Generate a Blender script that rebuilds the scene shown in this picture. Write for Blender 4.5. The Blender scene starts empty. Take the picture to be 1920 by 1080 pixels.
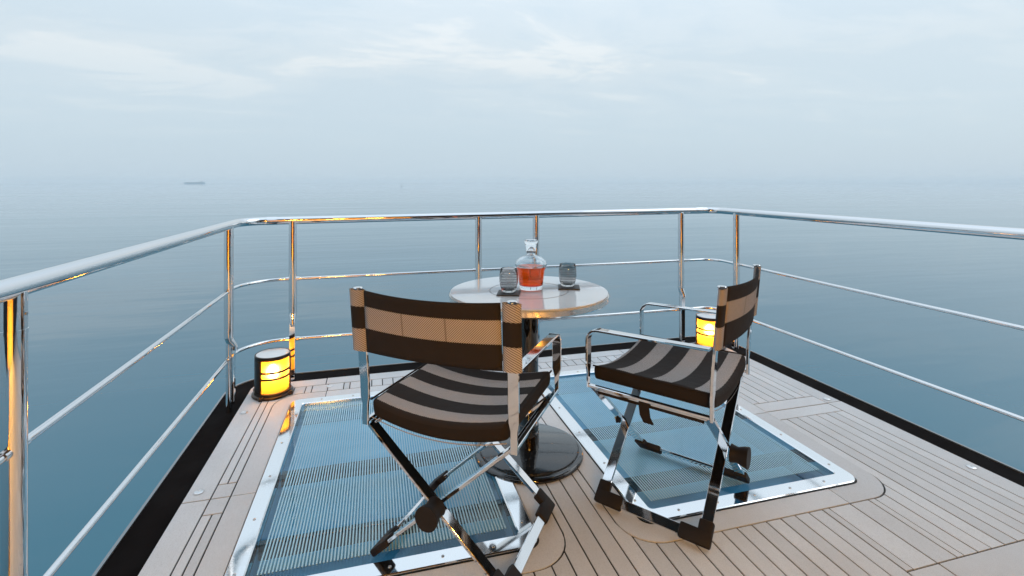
import bpy, bmesh, math, random
from mathutils import Vector, Matrix
random.seed(7)
S = bpy.context.scene
COL = S.collection
R_ = math.radians

# ------------------------------------------------------------------ camera, world, sun, exposure
YAW = math.atan(255 / 935)
cam_d = bpy.data.cameras.new('camera')
cam = bpy.data.objects.new('camera', cam_d); COL.objects.link(cam)
cam_d.sensor_width = 36; cam_d.lens = 935 / 1920 * 36
cam_d.shift_y = -(540 - 343) / 1920
cam_d.clip_start = 0.05; cam_d.clip_end = 40000
cam.location = (0, 0, 1.25); cam.rotation_euler = (R_(90), 0, -YAW)
S.camera = cam

SUN_EL, SUN_AZ = R_(42), R_(100)           # low contrast light through cloud from the right (azimuth from +Y towards +X)
W = bpy.data.worlds.new('World'); S.world = W; W.use_nodes = True
nt = W.node_tree; N = nt.nodes; L = nt.links; N.clear()
def nd(tree, typ, **kw):
    n = tree.nodes.new(typ)
    for k, v in kw.items(): setattr(n, k, v)
    return n
def mth(tree, op, a, b=None, c=None, clamp=False):
    n = tree.nodes.new('ShaderNodeMath'); n.operation = op; n.use_clamp = clamp
    for i, v in enumerate((a, b, c)):
        if v is None: continue
        if isinstance(v, (int, float)): n.inputs[i].default_value = v
        else: tree.links.new(v, n.inputs[i])
    return n.outputs[0]
def mixc(tree, fac, a, b, blend='MIX'):
    n = tree.nodes.new('ShaderNodeMix'); n.data_type = 'RGBA'; n.blend_type = blend
    for s, v in ((0, fac), (6, a), (7, b)):
        if isinstance(v, (int, float)): n.inputs[s].default_value = v
        elif isinstance(v, tuple): n.inputs[s].default_value = (*v[:3], 1)
        else: tree.links.new(v, n.inputs[s])
    return n.outputs[2]
def ramp(tree, fac, stops, interp='LINEAR'):
    n = tree.nodes.new('ShaderNodeValToRGB'); n.color_ramp.interpolation = interp
    e = n.color_ramp.elements
    while len(e) < len(stops): e.new(0.5)
    for i, (p, c) in enumerate(stops):
        e[i].position = p; e[i].color = (*c, 1) if isinstance(c, tuple) else (c, c, c, 1)
    tree.links.new(fac, n.inputs[0]); return n.outputs[0]

sky = nd(nt, 'ShaderNodeTexSky', sky_type='NISHITA', sun_disc=False)
sky.sun_elevation = SUN_EL; sky.sun_rotation = SUN_AZ; sky.air_density = 1.3; sky.dust_density = 3.0
tc = nd(nt, 'ShaderNodeTexCoord')
sep = nd(nt, 'ShaderNodeSeparateXYZ'); L.new(tc.outputs['Generated'], sep.inputs[0])
dz = mth(nt, 'MAXIMUM', sep.outputs[2], 0.0)
den = mth(nt, 'ADD', dz, 0.10)
cmb = nd(nt, 'ShaderNodeCombineXYZ')
L.new(mth(nt, 'DIVIDE', sep.outputs[0], den), cmb.inputs[0]); L.new(mth(nt, 'DIVIDE', sep.outputs[1], den), cmb.inputs[1])
mp = nd(nt, 'ShaderNodeMapping'); mp.inputs['Rotation'].default_value = (0, 0, R_(28)); mp.inputs['Scale'].default_value = (0.60, 1.0, 1); mp.inputs['Location'].default_value = (1.0, 13.0, 0)
L.new(cmb.outputs[0], mp.inputs[0])
n1 = nd(nt, 'ShaderNodeTexNoise'); n1.inputs['Scale'].default_value = 1.9; n1.inputs['Detail'].default_value = 9; n1.inputs['Roughness'].default_value = 0.62; n1.inputs['Distortion'].default_value = 0.5
L.new(mp.outputs[0], n1.inputs['Vector'])
n2 = nd(nt, 'ShaderNodeTexNoise'); n2.inputs['Scale'].default_value = 0.60; n2.inputs['Detail'].default_value = 3
L.new(mp.outputs[0], n2.inputs['Vector'])
cl = mth(nt, 'ADD', mth(nt, 'MULTIPLY', n1.outputs[0], 0.50), mth(nt, 'MULTIPLY', n2.outputs[0], 0.50))
cloud = ramp(nt, cl, [(0.45, 0.0), (0.53, 0.30), (0.60, 1.0)], 'EASE')
# veil of stratus: thicker and greyer low down, paler overhead (same all round)
veil = ramp(nt, dz, [(0.0, (0.590, 0.722, 0.825)), (0.08, (0.615, 0.750, 0.850)), (0.22, (0.685, 0.808, 0.893)), (0.42, (0.790, 0.935, 1.050)), (1.0, (1.040, 1.290, 1.540))])
cfac = mth(nt, 'MULTIPLY', cloud, ramp(nt, dz, [(0.06, 0.0), (0.15, 0.45), (0.24, 0.95), (0.45, 0.9), (1.0, 0.55)]))
skyc = mixc(nt, cfac, veil, mixc(nt, 1.0, veil, (1.28, 1.16, 1.08), 'MULTIPLY'))
skyn = mixc(nt, 1.0, sky.outputs[0], (0.10, 0.10, 0.10), 'MULTIPLY')
skyall = mixc(nt, 0.90, skyn, skyc)
bg = nd(nt, 'ShaderNodeBackground'); bg.inputs[1].default_value = 1.0; L.new(skyall, bg.inputs[0])
wo = nd(nt, 'ShaderNodeOutputWorld'); L.new(bg.outputs[0], wo.inputs[0])

sun_d = bpy.data.lights.new('sun', 'SUN'); sun_d.energy = 0.8; sun_d.angle = R_(50); sun_d.color = (1, 0.985, 0.96)
sun = bpy.data.objects.new('sun', sun_d); COL.objects.link(sun)
sdir = Vector((math.sin(SUN_AZ) * math.cos(SUN_EL), math.cos(SUN_AZ) * math.cos(SUN_EL), math.sin(SUN_EL)))
sun.rotation_euler = sdir.to_track_quat('Z', 'Y').to_euler()
S.view_settings.view_transform = 'Standard'; S.view_settings.look = 'None'
S.view_settings.exposure = 0.0; S.view_settings.gamma = 1.0; S.view_settings.use_curve_mapping = False
S.cycles.use_denoising = True
try: S.cycles.denoiser = 'OPENIMAGEDENOISE'
except Exception: pass
S.cycles.max_bounces = 14; S.cycles.transmission_bounces = 10; S.cycles.transparent_max_bounces = 16
S.cycles.glossy_bounces = 6; S.cycles.diffuse_bounces = 4; S.cycles.volume_bounces = 2
S.cycles.sample_clamp_indirect = 6.0; S.cycles.caustics_reflective = False; S.cycles.caustics_refractive = False

# ------------------------------------------------------------------ helpers
def obj(name, bm, mat, parent=None, smooth=False, **props):
    me = bpy.data.meshes.new(name)
    bmesh.ops.recalc_face_normals(bm, faces=bm.faces)
    bm.to_mesh(me); bm.free()
    for m in (mat if isinstance(mat, (list, tuple)) else [mat]): me.materials.append(m)
    if smooth:
        for p in me.polygons: p.use_smooth = True
        if smooth != 'all':
            me.set_sharp_from_angle(angle=R_(40))
    o = bpy.data.objects.new(name, me); COL.objects.link(o)
    if parent: o.parent = parent
    for k, v in props.items(): o[k] = v
    return o
def thing(name, label, cat, loc=(0, 0, 0), rz=0, group=None):
    o = bpy.data.objects.new(name, None); COL.objects.link(o); o.empty_display_size = 0.1
    o.location = loc; o.rotation_euler = (0, 0, rz); o['label'] = label; o['category'] = cat
    if group: o['group'] = group
    return o
def B(): return bmesh.new()
def box(bm, x0, x1, y0, y1, z0, z1):
    v = [bm.verts.new(p) for p in ((x0,y0,z0),(x1,y0,z0),(x1,y1,z0),(x0,y1,z0),(x0,y0,z1),(x1,y0,z1),(x1,y1,z1),(x0,y1,z1))]
    for f in ((0,3,2,1),(4,5,6,7),(0,1,5,4),(1,2,6,5),(2,3,7,6),(3,0,4,7)): bm.faces.new([v[i] for i in f])
    return bm
def bevel(bm, w, seg=2):
    bmesh.ops.bevel(bm, geom=list(bm.edges), offset=w, segments=seg, profile=0.5, affect='EDGES')
    return bm
def bar(bm, p0, p1, wide, w, t):
    """flat bar from p0 to p1, w across along 'wide', t thick"""
    p0, p1 = Vector(p0), Vector(p1); d = (p1 - p0).normalized()
    a = Vector(wide); a = (a - d * a.dot(d)).normalized(); b = d.cross(a)
    vs = []
    for p in (p0, p1):
        for sa, sb in ((-1,-1),(1,-1),(1,1),(-1,1)): vs.append(bm.verts.new(p + a*(sa*w/2) + b*(sb*t/2)))
    for f in ((3,2,1,0),(4,5,6,7),(0,1,5,4),(1,2,6,5),(2,3,7,6),(3,0,4,7)): bm.faces.new([vs[i] for i in f])
    return bm
def tube(bm, pts, r, n=16, caps=True):
    pts = [Vector(p) for p in pts]; rs = r if isinstance(r, (list, tuple)) else [r]*len(pts)
    rings = []; ref = None
    for i, p in enumerate(pts):
        d = (pts[min(i+1, len(pts)-1)] - pts[max(i-1, 0)]).normalized()
        if ref is None:
            ref = Vector((0,0,1)) if abs(d.z) < 0.9 else Vector((1,0,0))
        a = (ref - d * ref.dot(d)).normalized(); b = d.cross(a); ref = a
        rings.append([bm.verts.new(p + (a*math.cos(2*math.pi*k/n) + b*math.sin(2*math.pi*k/n))*rs[i]) for k in range(n)])
    for q in range(len(rings)-1):
        for k in range(n): bm.faces.new((rings[q][k], rings[q][(k+1)%n], rings[q+1][(k+1)%n], rings[q+1][k]))
    if caps: bm.faces.new(rings[0][::-1]); bm.faces.new(rings[-1])
    return bm
def sweep(bm, pts, wide, ws, t, caps=True):
    """rectangular strap swept along a path lying in a plane whose normal is 'wide'"""
    pts = [Vector(p) for p in pts]; a = Vector(wide).normalized()
    ws = ws if isinstance(ws, (list, tuple)) else [ws]*len(pts)
    rings = []
    for i, p in enumerate(pts):
        d0 = (p - pts[i-1]).normalized() if i else (pts[1]-p).normalized()
        d1 = (pts[i+1]-p).normalized() if i < len(pts)-1 else d0
        d = (d0+d1).normalized(); b = d.cross(a).normalized(); k = 1/max(0.5, d.dot(d1))
        w = ws[i]; ch = min(0.0015, t*0.3)
        prof = [(-w/2+ch,-t/2),(w/2-ch,-t/2),(w/2,-t/2+ch),(w/2,t/2-ch),(w/2-ch,t/2),(-w/2+ch,t/2),(-w/2,t/2-ch),(-w/2,-t/2+ch)]
        rings.append([bm.verts.new(p + a*x + b*(y*k)) for x, y in prof])
    n = len(rings[0])
    for q in range(len(rings)-1):
        for k in range(n): bm.faces.new((rings[q][k], rings[q][(k+1)%n], rings[q+1][(k+1)%n], rings[q+1][k]))
    if caps: bm.faces.new(rings[0][::-1]); bm.faces.new(rings[-1])
    return bm
def lathe(bm, prof, n=40, c=(0,0,0)):
    """profile of (r, z) about z; r=0 closes"""
    rings = []
    for r, z in prof:
        if r < 1e-6: rings.append([bm.verts.new((c[0], c[1], c[2]+z))])
        else: rings.append([bm.verts.new((c[0]+r*math.cos(2*math.pi*k/n), c[1]+r*math.sin(2*math.pi*k/n), c[2]+z)) for k in range(n)])
    for q in range(len(rings)-1):
        A, C = rings[q], rings[q+1]
        for k in range(n):
            k2 = (k+1) % n
            if len(A) == 1 and len(C) == 1: continue
            if len(A) == 1: bm.faces.new((A[0], C[k], C[k2]))
            elif len(C) == 1: bm.faces.new((A[k], A[k2], C[0]))
            else: bm.faces.new((A[k], A[k2], C[k2], C[k]))
    return bm
def prism(bm, poly, z0, z1):
    lo = [bm.verts.new((x, y, z0)) for x, y in poly]; hi = [bm.verts.new((x, y, z1)) for x, y in poly]
    n = len(poly); bm.faces.new(lo[::-1]); bm.faces.new(hi)
    for i in range(n): bm.faces.new((lo[i], lo[(i+1)%n], hi[(i+1)%n], hi[i]))
    return bm
def arc(cx, cy, r, a0, a1, n=8): return [(cx + r*math.cos(R_(a0+(a1-a0)*i/n)), cy + r*math.sin(R_(a0+(a1-a0)*i/n))) for i in range(n+1)]
def rrect(x0, x1, y0, y1, r, n=8):
    return arc(x1-r, y1-r, r, 0, 90, n) + arc(x0+r, y1-r, r, 90, 180, n) + arc(x0+r, y0+r, r, 180, 270, n) + arc(x1-r, y0+r, r, 270, 360, n)
def fillet(pts, rad, n=8):
    """round the corners of a 3-D polyline"""
    pts = [Vector(p) for p in pts]; out = [pts[0]]
    for i in range(1, len(pts)-1):
        p = pts[i]; r = rad[i-1] if isinstance(rad, (list, tuple)) else rad
        d0 = (pts[i-1]-p).normalized(); d1 = (pts[i+1]-p).normalized()
        ang = d0.angle(d1); tl = r/math.tan(ang/2); c = p + (d0+d1).normalized()*(r/math.sin(ang/2))
        a = p + d0*tl - c; b = p + d1*tl - c
        for k in range(n+1):
            th = (math.pi-ang)*k/n
            ax = a.cross(b).normalized(); out.append(c + Matrix.Rotation(th, 3, ax) @ a)
    out.append(pts[-1]); return out

# ------------------------------------------------------------------ materials
def mat(name, col=(0.5,0.5,0.5), rough=0.5, metal=0.0, **kw):
    m = bpy.data.materials.new(name); m.use_nodes = True
    b = m.node_tree.nodes['Principled BSDF']
    b.inputs['Base Color'].default_value = (*col, 1); b.inputs['Roughness'].default_value = rough; b.inputs['Metallic'].default_value = metal
    for k, v in kw.items():
        i = b.inputs[k.replace('_', ' ')]
        i.default_value = (*v, 1) if isinstance(v, tuple) else v
    return m
def P(m): return m.node_tree.nodes['Principled BSDF']
def coords(m, kind='Object', scale=(1,1,1), rot=(0,0,0)):
    t = m.node_tree; c = nd(t, 'ShaderNodeTexCoord'); g = nd(t, 'ShaderNodeMapping'); g.inputs['Scale'].default_value = scale; g.inputs['Rotation'].default_value = rot
    t.links.new(c.outputs[kind], g.inputs[0]); return g.outputs[0]
def noise(m, vec, scale, detail=4, rough=0.55):
    n = nd(m.node_tree, 'ShaderNodeTexNoise'); n.inputs['Scale'].default_value = scale; n.inputs['Detail'].default_value = detail; n.inputs['Roughness'].default_value = rough
    m.node_tree.links.new(vec, n.inputs['Vector']); return n.outputs[0]
def bump(m, h, strength=0.2, dist=0.01, prev=None):
    n = nd(m.node_tree, 'ShaderNodeBump'); n.inputs['Strength'].default_value = strength; n.inputs['Distance'].default_value = dist
    m.node_tree.links.new(h, n.inputs['Height'])
    if prev is not None: m.node_tree.links.new(prev, n.inputs['Normal'])
    return n.outputs[0]
def lk(m, s, inp): m.node_tree.links.new(s, P(m).inputs[inp])

M = {}
M['chrome'] = mat('chrome', (0.74, 0.74, 0.745), 0.045, 1.0)
v = coords(M['chrome'], scale=(1,1,1)); lk(M['chrome'], bump(M['chrome'], noise(M['chrome'], v, 9, 1), 0.03, 0.01), 'Normal')
lk(M['chrome'], ramp(M['chrome'].node_tree, noise(M['chrome'], v, 35, 5), [(0.35, 0.03), (0.75, 0.11)]), 'Roughness')
M['frame_chrome'] = mat('frame_chrome', (0.86, 0.86, 0.86), 0.07, 1.0)
v = coords(M['frame_chrome']); lk(M['frame_chrome'], bump(M['frame_chrome'], noise(M['frame_chrome'], v, 5, 1), 0.05, 0.01), 'Normal')
lk(M['frame_chrome'], ramp(M['frame_chrome'].node_tree, noise(M['frame_chrome'], v, 30, 4), [(0.3, 0.06), (0.8, 0.10)]), 'Roughness')
M['screw'] = mat('screw', (0.45, 0.45, 0.45), 0.3, 1.0)
# synthetic teak
m = M['plank'] = mat('plank', (0.4, 0.36, 0.33), 0.62)
t = m.node_tree; oi = nd(t, 'ShaderNodeObjectInfo')
v = coords(m, scale=(9, 1.2, 9)); vf = coords(m, scale=(1, 1, 1))
base = mixc(t, oi.outputs['Random'], (0.550, 0.575, 0.600), (0.660, 0.685, 0.710))
gr = noise(m, v, 26, 5, 0.65)
base = mixc(t, mth(t, 'MULTIPLY', gr, 0.42), base, (0.37, 0.355, 0.345))
st = ramp(t, noise(m, vf, 2.6, 6, 0.6), [(0.40, 0.0), (0.72, 1.0)])
base = mixc(t, mth(t, 'MULTIPLY', st, 0.36), base, (0.40, 0.39, 0.385))
sp = ramp(t, noise(m, vf, 420, 2), [(0.30, 0.80), (0.5, 1.0)])
base = mixc(t, 1.0, base, sp, 'MULTIPLY')
lk(m, base, 'Base Color'); lk(m, bump(m, noise(m, v, 60, 4), 0.10, 0.002), 'Normal')
lk(m, ramp(t, noise(m, vf, 5, 5), [(0.3, 0.50), (0.7, 0.70)]), 'Roughness')
M['caulk'] = mat('caulk', (0.012, 0.012, 0.013), 0.7)
m = M['gutter'] = mat('gutter', (0.006, 0.005, 0.005), 0.7, Specular_IOR_Level=0.04)
lk(m, ramp(m.node_tree, noise(m, coords(m), 7, 6), [(0.35, 0.75), (0.7, 0.95)]), 'Roughness')
M['hull'] = mat('hull', (0.015, 0.018, 0.022), 0.12)
M['lip'] = mat('lip', (0.25, 0.28, 0.30), 0.25, 0.6)
M['plug'] = mat('plug', (0.72, 0.72, 0.72), 0.28, 1.0)
# skylight glass: thin clear pane = see-through plus its mirror reflection by Fresnel
def thin_glass(name, tint, ior=1.5, rough=0.0):
    m = bpy.data.materials.new(name); m.use_nodes = True; t = m.node_tree; t.nodes.clear()
    tr = nd(t, 'ShaderNodeBsdfTransparent'); tr.inputs[0].default_value = (*tint, 1)
    gl = nd(t, 'ShaderNodeBsdfGlossy'); gl.inputs['Roughness'].default_value = rough
    ge = nd(t, 'ShaderNodeNewGeometry'); dt = nd(t, 'ShaderNodeVectorMath', operation='DOT_PRODUCT')
    t.links.new(ge.outputs['Normal'], dt.inputs[0]); t.links.new(ge.outputs['Incoming'], dt.inputs[1])
    f0 = ((ior-1)/(ior+1))**2
    sch = mth(t, 'ADD', mth(t, 'MULTIPLY', mth(t, 'POWER', mth(t, 'SUBTRACT', 1.0, mth(t, 'ABSOLUTE', dt.outputs['Value']), None, True), 5.0), 1-f0), f0)
    mx = nd(t, 'ShaderNodeMixShader'); t.links.new(sch, mx.inputs[0]); t.links.new(tr.outputs[0], mx.inputs[1]); t.links.new(gl.outputs[0], mx.inputs[2])
    o = nd(t, 'ShaderNodeOutputMaterial'); t.links.new(mx.outputs[0], o.inputs[0]); return m
M['pane'] = thin_glass('pane', (0.86, 0.95, 0.98))
M['rib'] = mat('rib', (0.32, 0.56, 0.70), 0.3)
m = M['well'] = mat('well', (0.20, 0.46, 0.62), 0.55)
lk(m, mixc(m.node_tree, ramp(m.node_tree, noise(m, coords(m, scale=(0.7, 2.2, 1)), 3.0, 5), [(0.35, 0.0), (0.7, 1.0)]), (0.13, 0.48, 0.70), (0.28, 0.68, 0.88)), 'Base Color')
M['beam'] = mat('beam', (0.03, 0.04, 0.045), 0.45)
M['wellwall'] = mat('wellwall', (0.24, 0.46, 0.62), 0.5)
# table
m = M['top'] = mat('top', (0.72, 0.73, 0.74), 0.09, Coat_Weight=0.6, Coat_Roughness=0.03)
lk(m, mixc(m.node_tree, ramp(m.node_tree, noise(m, coords(m), 5, 7), [(0.4, 0.0), (0.7, 1.0)]), (0.60, 0.635, 0.665), (0.54, 0.575, 0.605)), 'Base Color')
M['edge'] = mat('edge', (0.74, 0.70, 0.66), 0.16, 0.85)
M['inlay'] = mat('inlay', (0.36, 0.38, 0.40), 0.10, Coat_Weight=0.4)
M['gloss_black'] = mat('gloss_black', (0.006, 0.006, 0.007), 0.05, Coat_Weight=0.7, Coat_Roughness=0.02)
m = M['base_top'] = mat('base_top', (0.010, 0.012, 0.015), 0.12, Coat_Weight=0.5, Coat_Roughness=0.06)
lk(m, ramp(m.node_tree, noise(m, coords(m), 9, 6), [(0.35, 0.07), (0.7, 0.17)]), 'Roughness')
M['slate'] = mat('slate', (0.018, 0.018, 0.02), 0.5)
M['glass'] = mat('glass', (0.97, 0.99, 1.0), 0.0, 0.0, Transmission_Weight=1.0, IOR=1.48)
M['smoke'] = mat('smoke', (0.70, 0.69, 0.68), 0.04, 0.0, Transmission_Weight=1.0, IOR=1.25)
t = M['smoke'].node_tree; sx = nd(t, 'ShaderNodeSeparateXYZ'); t.links.new(coords(M['smoke']), sx.inputs[0])
rings = ramp(t, mth(t, 'SINE', mth(t, 'MULTIPLY', sx.outputs[2], 560.0)), [(0.2, 0.0), (0.8, 1.0)])
lk(M['smoke'], mixc(t, rings, (0.70, 0.69, 0.68), (0.46, 0.455, 0.45)), 'Base Color'); lk(M['smoke'], bump(M['smoke'], rings, 0.25, 0.001), 'Normal')
M['liquor'] = mat('liquor', (0.92, 0.085, 0.005), 0.0, 0.0, Transmission_Weight=1.0, IOR=1.33)
# lantern
M['bronze'] = mat('bronze', (0.050, 0.036, 0.028), 0.28, 0.8)
M['lamp_cap'] = mat('lamp_cap', (0.70, 0.71, 0.72), 0.22, 0.3)
m = M['diffuser'] = bpy.data.materials.new('diffuser'); m.use_nodes = True; t = m.node_tree; t.nodes.clear()
tl = nd(t, 'ShaderNodeBsdfTranslucent'); tl.inputs[0].default_value = (0.95, 0.48, 0.05, 1)
df = nd(t, 'ShaderNodeBsdfDiffuse'); df.inputs[0].default_value = (0.85, 0.55, 0.14, 1)
mx = nd(t, 'ShaderNodeMixShader'); mx.inputs[0].default_value = 0.25; t.links.new(tl.outputs[0], mx.inputs[1]); t.links.new(df.outputs[0], mx.inputs[2])
rf = nd(t, 'ShaderNodeBsdfRefraction'); rf.inputs[0].default_value = (1.0, 0.86, 0.55, 1); rf.inputs['Roughness'].default_value = 0.85; rf.inputs['IOR'].default_value = 1.25
m2 = nd(t, 'ShaderNodeMixShader'); m2.inputs[0].default_value = 0.22; t.links.new(mx.outputs[0], m2.inputs[1]); t.links.new(rf.outputs[0], m2.inputs[2])
tp = nd(t, 'ShaderNodeBsdfTransparent'); tp.inputs[0].default_value = (1.0, 0.66, 0.22, 1)
m3 = nd(t, 'ShaderNodeMixShader'); m3.inputs[0].default_value = 0.20; t.links.new(m2.outputs[0], m3.inputs[1]); t.links.new(tp.outputs[0], m3.inputs[2])
o_ = nd(t, 'ShaderNodeOutputMaterial'); t.links.new(m3.outputs[0], o_.inputs[0])
def emis(name, col, s):
    m = bpy.data.materials.new(name); m.use_nodes = True; b = P(m)
    b.inputs['Base Color'].default_value = (0.8, 0.8, 0.8, 1); b.inputs['Emission Color'].default_value = (*col, 1); b.inputs['Emission Strength'].default_value = s
    return m
M['bulb'] = emis('bulb', (1.0, 0.60, 0.22), 130.0)
M['cabin_lamp'] = emis('cabin_lamp', (1.0, 0.49, 0.09), 210.0)
M['downlight'] = emis('downlight', (1.0, 0.54, 0.15), 130.0)
M['rubber'] = mat('rubber', (0.012, 0.010, 0.010), 0.6, Specular_IOR_Level=0.25)
M['brass'] = mat('brass', (0.75, 0.55, 0.25), 0.2, 1.0)

# woven chair fabric: uv.x across, uv.y in metres; light yarn and black yarn in bands with a twill
YARN = (0.47, 0.45, 0.445); BLACK = (0.014, 0.012, 0.012)
def fabric(name, bands, start_light, twill=(1, 1), seams=(), pitch=0.0072):
    m = mat(name, BLACK, 0.85); t = m.node_tree; P(m).inputs['Specular IOR Level'].default_value = 0.2
    uv = nd(t, 'ShaderNodeTexCoord'); s = nd(t, 'ShaderNodeSeparateXYZ'); t.links.new(uv.outputs['UV'], s.inputs[0])
    U, V = s.outputs[0], s.outputs[1]
    zig = mth(t, 'MULTIPLY', mth(t, 'PINGPONG', U, 0.0036), 0.75)         # sawtooth where the bands meet
    vv = mth(t, 'ADD', V, zig)
    light = None
    for i, b in enumerate(bands):
        g = mth(t, 'GREATER_THAN', vv, b)
        light = g if light is None else mth(t, 'SUBTRACT', 1.0, mth(t, 'COMPARE', light, g, 0.1)) if False else mth(t, 'ABSOLUTE', mth(t, 'SUBTRACT', light, g))
    if start_light: light = mth(t, 'SUBTRACT', 1.0, light) if light is not None else None
    if light is None:
        light = mth(t, 'ADD', 0.0, 0.0)
    ph = mth(t, 'ADD', mth(t, 'MULTIPLY', U, twill[0]*2*math.pi/pitch), mth(t, 'MULTIPLY', V, twill[1]*2*math.pi/pitch))
    tw = ramp(t, mth(t, 'ADD', mth(t, 'MULTIPLY', mth(t, 'SINE', ph), 0.5), 0.5), [(0.12, 0.0), (0.42, 1.0)])
    fine = noise(m, uv.outputs['UV'], 900, 2)
    yarn = mixc(t, mth(t, 'MULTIPLY', fine, 0.5), YARN, (0.30, 0.285, 0.28))
    li = mixc(t, mth(t, 'MULTIPLY', tw, 0.97), (0.10, 0.085, 0.078), yarn)
    dk = mixc(t, fine, BLACK, (0.026, 0.022, 0.021))
    for sx_ in seams:
        k = mth(t, 'LESS_THAN', mth(t, 'ABSOLUTE', mth(t, 'SUBTRACT', U, sx_)), 0.003)
        li = mixc(t, mth(t, 'MULTIPLY', k, 0.5), li, (0.10, 0.08, 0.06))
    lk(m, mixc(t, light, dk, li), 'Base Color')
    lk(m, bump(m, mth(t, 'ADD', mth(t, 'MULTIPLY', tw, light), fine), 0.35, 0.0012, bump(m, noise(m, uv.outputs['UV'], 16, 3), 0.35, 0.012)), 'Normal')
    return m
M['seat_fab'] = fabric('seat_fab', [0.020, 0.072, 0.151, 0.223, 0.296, 0.366, 0.441], False, (1, -0.7), pitch=0.0058)
M['back_fab'] = fabric('back_fab', [0.052, 0.124], False, (1, 1), seams=(0.155, 0.305))
M['sleeve_fab'] = fabric('sleeve_fab', [0.055, 0.128], True, (1, -1))
M['hem_fab'] = fabric('hem_fab', [0.0], False, (1, 1))
M['black_fab'] = mat('black_fab', (0.016, 0.013, 0.012), 0.85); P(M['black_fab']).inputs['Specular IOR Level'].default_value = 0.2
lk(M['black_fab'], bump(M['black_fab'], noise(M['black_fab'], coords(M['black_fab']), 700, 2), 0.3, 0.001), 'Normal')

# ------------------------------------------------------------------ sea and haze, far things
SEA_Z = -3.0
m = M['sea'] = mat('sea', (0.040, 0.125, 0.190), 0.02, IOR=1.50)
t = m.node_tree
gv = nd(t, 'ShaderNodeNewGeometry')
def pos(scale, rot=0.0):
    g = nd(t, 'ShaderNodeMapping'); g.inputs['Scale'].default_value = scale; g.inputs['Rotation'].default_value = (0, 0, rot)
    t.links.new(gv.outputs['Position'], g.inputs[0]); return g.outputs[0]
w1 = noise(m, pos((0.035, 0.16, 0.1), R_(12)), 1.0, 4, 0.5)
w2 = noise(m, pos((0.22, 0.75, 0.3), R_(18)), 1.0, 3, 0.5)
w3 = noise(m, pos((0.010, 0.035, 0.1), R_(8)), 1.0, 2, 0.5)
b1 = bump(m, w1, 0.085, 0.9); b2 = bump(m, w2, 0.045, 0.25, b1); b3 = bump(m, w3, 0.13, 2.5, b2)
lk(m, b3, 'Normal')
lk(m, mixc(t, ramp(t, w3, [(0.35, 0.0), (0.65, 1.0)]), (0.009, 0.096, 0.144), (0.012, 0.114, 0.166)), 'Base Color')
bm = B(); HX = 9000.0
v4 = [bm.verts.new(p) for p in ((-HX,-HX,SEA_Z),(HX,-HX,SEA_Z),(HX,HX,SEA_Z),(-HX,HX,SEA_Z))]; bm.faces.new(v4)
obj('sea', bm, M['sea'], kind='structure')
m = M['haze'] = bpy.data.materials.new('haze'); m.use_nodes = True; t = m.node_tree; t.nodes.clear()
pv = nd(t, 'ShaderNodeVolumePrincipled'); pv.inputs['Color'].default_value = (0.96, 0.985, 1.0, 1); pv.inputs['Density'].default_value = 0.00017
o_ = nd(t, 'ShaderNodeOutputMaterial'); t.links.new(pv.outputs[0], o_.inputs['Volume'])
obj('haze', box(B(), -HX-50, HX+50, -HX-50, HX+50, SEA_Z-1.0, 34.0), M['haze'], kind='stuff')

def far_point(u, v_water):
    dist = 4.25*935/(v_water-343); xc = (u-960)/935
    return (dist*(math.sin(YAW)+xc*math.cos(YAW)), dist*(math.cos(YAW)-xc*math.sin(YAW)), SEA_Z)
def far_at(u, dist):
    xc = (u-960)/935
    return (dist*(math.sin(YAW)+xc*math.cos(YAW)), dist*(math.cos(YAW)-xc*math.sin(YAW)), SEA_Z)
M['ship_hull'] = mat('ship_hull', (0.26, 0.42, 0.53), 0.6); M['ship_white'] = mat('ship_white', (0.6, 0.62, 0.62), 0.6); M['ship_deck'] = mat('ship_deck', (0.18, 0.10, 0.08), 0.7)
shp = thing('cargo_ship', 'long low cargo ship on the hazy horizon at left', 'ship', far_at(365, 3300), R_(20)); shp.scale = (0.92, 0.92, 0.62)
hull = B()
sec = [(-64, 0.7, 13), (-60, 1, 11.5), (50, 1, 11.5), (60, 0.6, 13), (66, 0.02, 14.5)]
rr = []
for x, wf, h_ in sec: rr.append([hull.verts.new(p) for p in ((x, -9*wf, -0.5), (x, 9*wf, -0.5), (x, 10*wf, h_), (x, -10*wf, h_))])
for a_, b_ in zip(rr, rr[1:]):
    for k in range(4): hull.faces.new((a_[k], a_[(k+1)%4], b_[(k+1)%4], b_[k]))
hull.faces.new(rr[0][::-1]); hull.faces.new(rr[-1])
obj('ship_hull', hull, M['ship_hull'], shp)
bb = box(B(), 30, 46, -8, 8, 11.5, 22); box(bb, 33, 44, -10, 10, 22.01, 25); obj('bridge', bb, M['ship_white'], shp)
obj('funnel', box(B(), 48, 53, -2, 2, 11.5, 24), M['ship_hull'], shp)
for k in range(4): obj('hatch_cover', box(B(), -54+k*20, -38+k*20, -7, 7, 11.5, 14), M['ship_deck'], shp)
obj('mast', tube(B(), [(60, 0, 13), (60, 0, 25)], 0.6, 8), M['ship_white'], shp)
M['spar'] = mat('spar', (0.30, 0.36, 0.40), 0.6)
by = thing('channel_buoy', 'thin dark spar buoy far out on the calm water', 'buoy', far_point(753, 350.5))
obj('float', lathe(B(), [(0, -0.4), (0.5, -0.4), (0.55, 0.3), (0.3, 0.6), (0, 0.6)], 16), M['spar'], by, True)
obj('spar', tube(B(), [(0,0,0.5),(0,0,4.6)], [0.14, 0.09], 10), M['spar'], by, True)

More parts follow.
